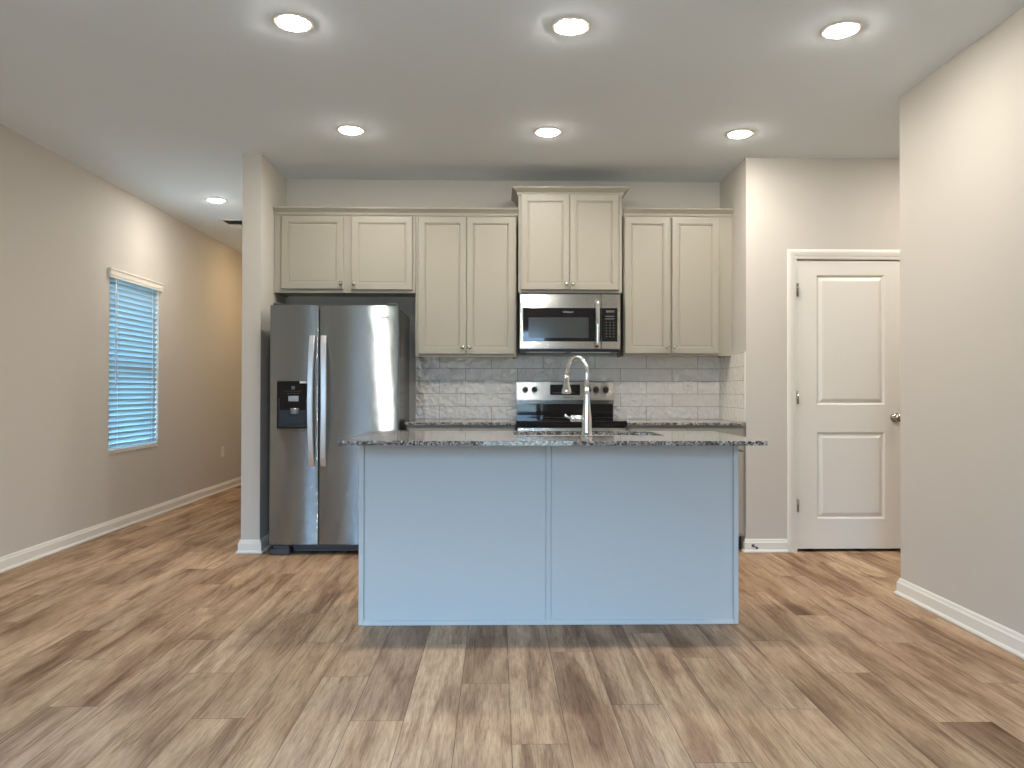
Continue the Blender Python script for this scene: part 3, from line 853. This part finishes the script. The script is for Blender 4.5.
def fhandle(x, parent):
    bm = nb(); n = 17; z0, z1 = .612, 1.503
    secs = []
    for i in range(n):
        t_ = i/(n-1); z = z0 + (z1-z0)*t_
        y = FY - .012 - .042*math.sin(math.pi*t_)**.55
        xo = (x - .010*math.sin(math.pi*t_)*(-1)) if x > SPL else x - .006*math.sin(math.pi*t_)
        hw, hd = .0180, .009
        secs.append([bm.verts.new((xo+hw*sx*q, y+hd*sy, z)) for sx, sy, q in ((-1, 1, 1), (-1, -.5, 1), (-.8, -1, 1), (.8, -1, 1), (1, -.5, 1), (1, 1, 1))])
    for a, b in zip(secs, secs[1:]):
        for k in range(6):
            bm.faces.new((a[k], a[(k+1) % 6], b[(k+1) % 6], b[k]))
    bm.faces.new(secs[0][::-1]); bm.faces.new(secs[-1])
    for z in (z0+.02, z1-.02): box(bm, x-.013, x+.013, FY-.02, FY+.004, z-.016, z+.016, .002)
    return part('handle', bm, M['steelh'], parent)
fhandle(SPL-.040, fd); fhandle(SPL+.036, rd)
# dispenser in the freezer door (housing proud of the door by a few mm, recess framed inside)
dx0, dx1, dz0, dz1 = -1.503, -1.284, .868, 1.192
DY = FY-.004
bm = nb()
zr1 = 1.085                 # top of the recess
loops_panel(bm, dx0, dx1, dz0, dz1, DY, .012, [(0, .003), (.003, 0), (.008, 0)])
part('dispenser_panel', bm, M['blackglass'], fd, 'black glass dispenser panel')
bm = nb()
# recess liner: hooded box with back, sides and a drip tray
box(bm, dx0+.014, dx1-.014, DY-.003, DY-.0005, dz0+.012, zr1-.09)
box(bm, dx0+.014, dx0+.020, DY-.010, DY-.0005, dz0+.012, zr1-.01); box(bm, dx1-.020, dx1-.014, DY-.010, DY-.0005, dz0+.012, zr1-.01)
box(bm, dx0+.014, dx1-.014, DY-.022, DY-.0005, dz0+.010, dz0+.024, .002)
box(bm, dx0+.075, dx1-.022, DY-.008, DY-.002, dz0+.028, zr1-.10, .002)
part('dispenser_recess', bm, M['black'], fd)
bm = nb(); box(bm, -1.424, -1.352, DY-.010, DY-.0005, 1.052, 1.092, .004); part('water_chute', bm, M['silverplastic'], fd, 'silver chute cover')
bm = nb(); lathe(bm, [(.026, 0), (.028, .006), (.032, .034), (.032, .040), (0, .041)], (-1.376, DY-.016, .968), (0, 0, 1), 24); part('ice_nozzle', bm, M['silverplastic'], fd, 'silver rounded nozzle')
bm = nb(); box(bm, -1.404, -1.380, DY-.001, DY-.0003, 1.135, 1.158); box(bm, -1.452, -1.336, DY-.001, DY-.0003, 1.122, 1.124)
for k in range(4): box(bm, -1.43+.022*k, -1.418+.022*k, DY-.001, DY-.0003, 1.105, 1.109)
part('dispenser_icons', bm, M['buttons'], fd)
bm = nb(); box(bm, -1.347, -1.300, DY-.006, DY+.002, 1.176, 1.190, .002); part('dispenser_light', bm, M['trim'], fd, 'small white light at the top corner')
lettering('Whirlpool', .0215, -.790, FY+.0022, 1.632, M['mark'], rd)
bm = nb(); box(bm, FX0+.15, FX1-.01, 5.215, 5.245, .020, .070, .003); box(bm, FX0+.16, FX1-.02, 5.200, 5.215, .022, .040, .003); part('base_grille', bm, M['dark'], fr)
for x0_, x1_ in ((FX0+.005, FX0+.135), (FX1-.12, FX1-.01)):
    bm = nb(); box(bm, x0_, x1_, 5.165, 5.26, .004, .045, .004); box(bm, x0_+.02, x1_-.005, 5.170, 5.26, .045, .068, .003); part('foot', bm, M['dark'], fr)
for x_ in (FX0+.05, FX1-.05):
    bm = nb(); box(bm, x_-.035, x_+.035, 5.17, 5.30, 1.7125, 1.728, .004); part('hinge_cover', bm, M['dark'], fr)

# ------------------------------------------------------------------ island
isl = thing('kitchen_island', 'pale grey kitchen island with two flat back panels', 'island', (.255, 3.9, 0))
IX0, IX1, IY0, IY1 = -.664, 1.172, 3.622, 4.105
CX0, CX1, CY0, CY1 = .085, .838, 3.715, 4.098
ITOP = .886
bm = nb()
box(bm, IX0+.006, CX0-.03, IY0+.014, IY1, .10, ITOP); box(bm, CX1+.03, IX1-.006, IY0+.014, IY1, .10, ITOP)
box(bm, CX0-.03, CX1+.03, IY0+.014, IY0+.03, .10, ITOP); box(bm, CX0-.03, CX1+.03, IY0+.03, IY1, .10, .12)
box(bm, IX0+.006, IX1-.006, IY0+.014, IY1-.07, .0015, .0995)
part('cabinet_box', bm, M['island'], isl)
SM = .249
bm = nb(); box(bm, IX0+.0275, SM-.0145, IY0+.009, IY0+.0138, .004, ITOP-.001); part('back_panel', bm, M['island'], isl)
bm = nb(); box(bm, SM+.0145, IX1-.0275, IY0+.009, IY0+.0138, .004, ITOP-.001); part('back_panel', bm, M['island'], isl)
bm = nb(); box(bm, SM-.0115, SM+.0115, IY0+.001, IY0+.0138, .004, ITOP-.001, .0012); part('centre_batten', bm, M['island'], isl)
for s in (0, 1):
    x = IX0 if s == 0 else IX1-.024
    bm = nb(); box(bm, x, x+.024, IY0, IY0+.0088, .0015, ITOP-.001, .0015)
    xe = IX0 if s == 0 else IX1-.0055
    box(bm, xe, xe+.0055, IY0+.009, IY0+.045, .0015, ITOP-.001, .001)
    part('corner_trim', bm, M['island'], isl)
bm = nb(); mould(bm, [(IX0+.0245, IY0+.0088), (IX1-.0245, IY0+.0088)], [(0, .002), (.014, .002), (.014, .010), (.009, .018), (.0045, .022), (0, .024)], -1)
part('shoe_moulding', bm, M['island'], isl)
# kitchen-side doors
wdt = (IX1-IX0-.06)/4
for i in range(4):
    a = IX0+.03+wdt*i+.003; b = a+wdt-.006
    bm = nb()
    loops_panel(bm, -b, -a, .125, .868, -IY1-.0195, .019, DOORP)
    bmesh.ops.rotate(bm, verts=bm.verts[:], cent=(0, 0, 0), matrix=Matrix.Rotation(math.pi, 3, 'Z'))
    d = part('door', bm, M['island'], isl)
    kk = b-.03 if i % 2 == 0 else a+.03
    bm = nb(); lathe(bm, [(.009, 0), (.005, .005), (.005, .014), (.0145, .023), (.0145, .027), (0, .032)], (kk, IY1+.0195, .80), (0, 1, 0), 20)
    part('knob', bm, M['nickel'], d, 'round brushed nickel knob')

# island top with undermount sink cut-out
TX0, TX1, TY0, TY1, TZ0, TZ1 = -.706, 1.206, 3.318, 4.150, .8868, .9068
CX0, CX1, CY0, CY1 = .085, .838, 3.715, 4.098
def rrect(x0, x1, y0, y1, r, n=6):
    pts = []
    for cx, cy, a0 in ((x1-r, y0+r, -90), (x1-r, y1-r, 0), (x0+r, y1-r, 90), (x0+r, y0+r, 180)):
        for k in range(n+1):
            a = math.radians(a0 + 90*k/n); pts.append((cx+r*math.cos(a), cy+r*math.sin(a)))
    return pts
def slab_hole(outer, inner, z0, z1, e=.002):
    bm = nb()
    n = len(outer)
    def ring(pts, z, ins=0, c=None):
        return [bm.verts.new((x, y, z)) for x, y in pts]
    def shrink(p, box_, d):
        x0, x1, y0, y1 = box_; cx, cy = (x0+x1)/2, (y0+y1)/2
        return [(x + (d if x < cx else -d), y + (d if y < cy else -d)) for x, y in p]
    ob = (min(p[0] for p in outer), max(p[0] for p in outer), min(p[1] for p in outer), max(p[1] for p in outer))
    R = [ring(inner, z0), ring(outer, z0), ring(outer, z1-e), ring(shrink(outer, ob, e), z1), ring(inner, z1)]
    R.append(R[0])
    for a, b in zip(R, R[1:]):
        for k in range(n): bm.faces.new((a[k], a[(k+1) % n], b[(k+1) % n], b[k]))
    return bm
bm = slab_hole(rrect(TX0, TX1, TY0, TY1, .008), rrect(CX0, CX1, CY0, CY1, .03), TZ0, TZ1)
o = finish('countertop', bm, M['granite'], origin=((TX0+TX1)/2, 3.73, TZ0)); tag(o, 'polished speckled granite top on the island, holding the sink', 'countertop')
# sink bowl
sk = thing('kitchen_sink', 'stainless undermount sink set in the island top', 'sink', ((CX0+CX1)/2, (CY0+CY1)/2, .68))
def bowl():
    bm = nb()
    a = rrect(CX0-.012, CX1+.012, CY0-.012, CY1+.006, .035)
    loops = [(a, .8866), (rrect(CX0+.002, CX1-.002, CY0+.002, CY1-.002, .03), .8866), (rrect(CX0+.006, CX1-.006, CY0+.006, CY1-.006, .03), .72),
             (rrect(CX0+.03, CX1-.03, CY0+.03, CY1-.03, .05), .692), (rrect(CX0+.33, CX1-.33, CY0+.15, CY1-.15, .02), .686)]
    rs = [[bm.verts.new((x, y, z)) for x, y in p] for p, z in loops]
    n = len(a)
    for r0, r1 in zip(rs, rs[1:]):
        for k in range(n):
            f = bm.faces.new((r0[k], r0[(k+1) % n], r1[(k+1) % n], r1[k])); f.smooth = True
    bm.faces.new(rs[-1])
    return bm
part('bowl', bowl(), M['sinksteel'], sk)
bm = nb(); lathe(bm, [(.045, 0), (.045, .003), (.036, .004), (.030, .001), (0, .001)], ((CX0+CX1)/2, (CY0+CY1)/2, .6865), (0, 0, 1), 24); part('drain', bm, M['chrome'], sk)

# faucet
FXc, FYc = .437, 3.655
fa = thing('kitchen_faucet', 'chrome gooseneck pull down faucet on the island top', 'faucet', (FXc, FYc, TZ1))
bm = nb()
prof = [(.029, .0004), (.029, .006), (.0255, .012), (.0245, .03), (.0240, .075), (.0228, .095), (.0195, .125), (.0160, .16), (.0135, .20), (.0118, .24)]
lathe(bm, prof, (FXc, FYc, TZ1), (0, 0, 1), 32)
part('faucet_body', bm, M['chrome'], fa)
bm = nb()
# spout swings away from the viewer and a little left
hd = Vector((-.082, .16, 0)); L_ = hd.length; hd.normalize(); rr = L_/2
pts = []
z_s = TZ1+.235
for z in (z_s, z_s+.05): pts.append(Vector((FXc, FYc, z)))
z_c = 1.212
for k in range(1, 22):
    a = math.pi*k/22*1.0
    pts.append(Vector((FXc, FYc, z_c)) + hd*(rr*(1-math.cos(a))) + Vector((0, 0, (1.297-z_c)*math.sin(a))))
end = Vector((FXc, FYc, 0)) + hd*(L_+.004)
pts += [Vector((end.x, end.y, z_c-.012))]
tube(bm, pts, .0105, 20)
part('spout', bm, M['chrome'], fa)
bm = nb(); lathe(bm, [(.0125, 0), (.0135, -.006), (.0140, -.03), (.0180, -.050), (.0235, -.068), (.0245, -.086), (.021, -.089), (0, -.089)], (end.x, end.y, 1.203), (0, 0, 1), 28)
part('spray_head', bm, M['chrome'], fa)
bm = nb(); zc = TZ1+.088
lathe(bm, [(.014, -.018), (.0155, -.024), (.0165, -.046), (.0145, -.050), (.0135, -.052), (.0165, -.055), (.0165, -.075), (.010, -.080), (0, -.081)], (FXc, FYc, zc), (1, 0, 0), 24)
tube(bm, [(FXc-.078, FYc, zc+.002), (FXc-.094, FYc-.003, zc+.006), (FXc-.108, FYc-.006, zc+.016)], [.006, .0055, .0065], 12)
part('lever_handle', bm, M['chrome'], fa)
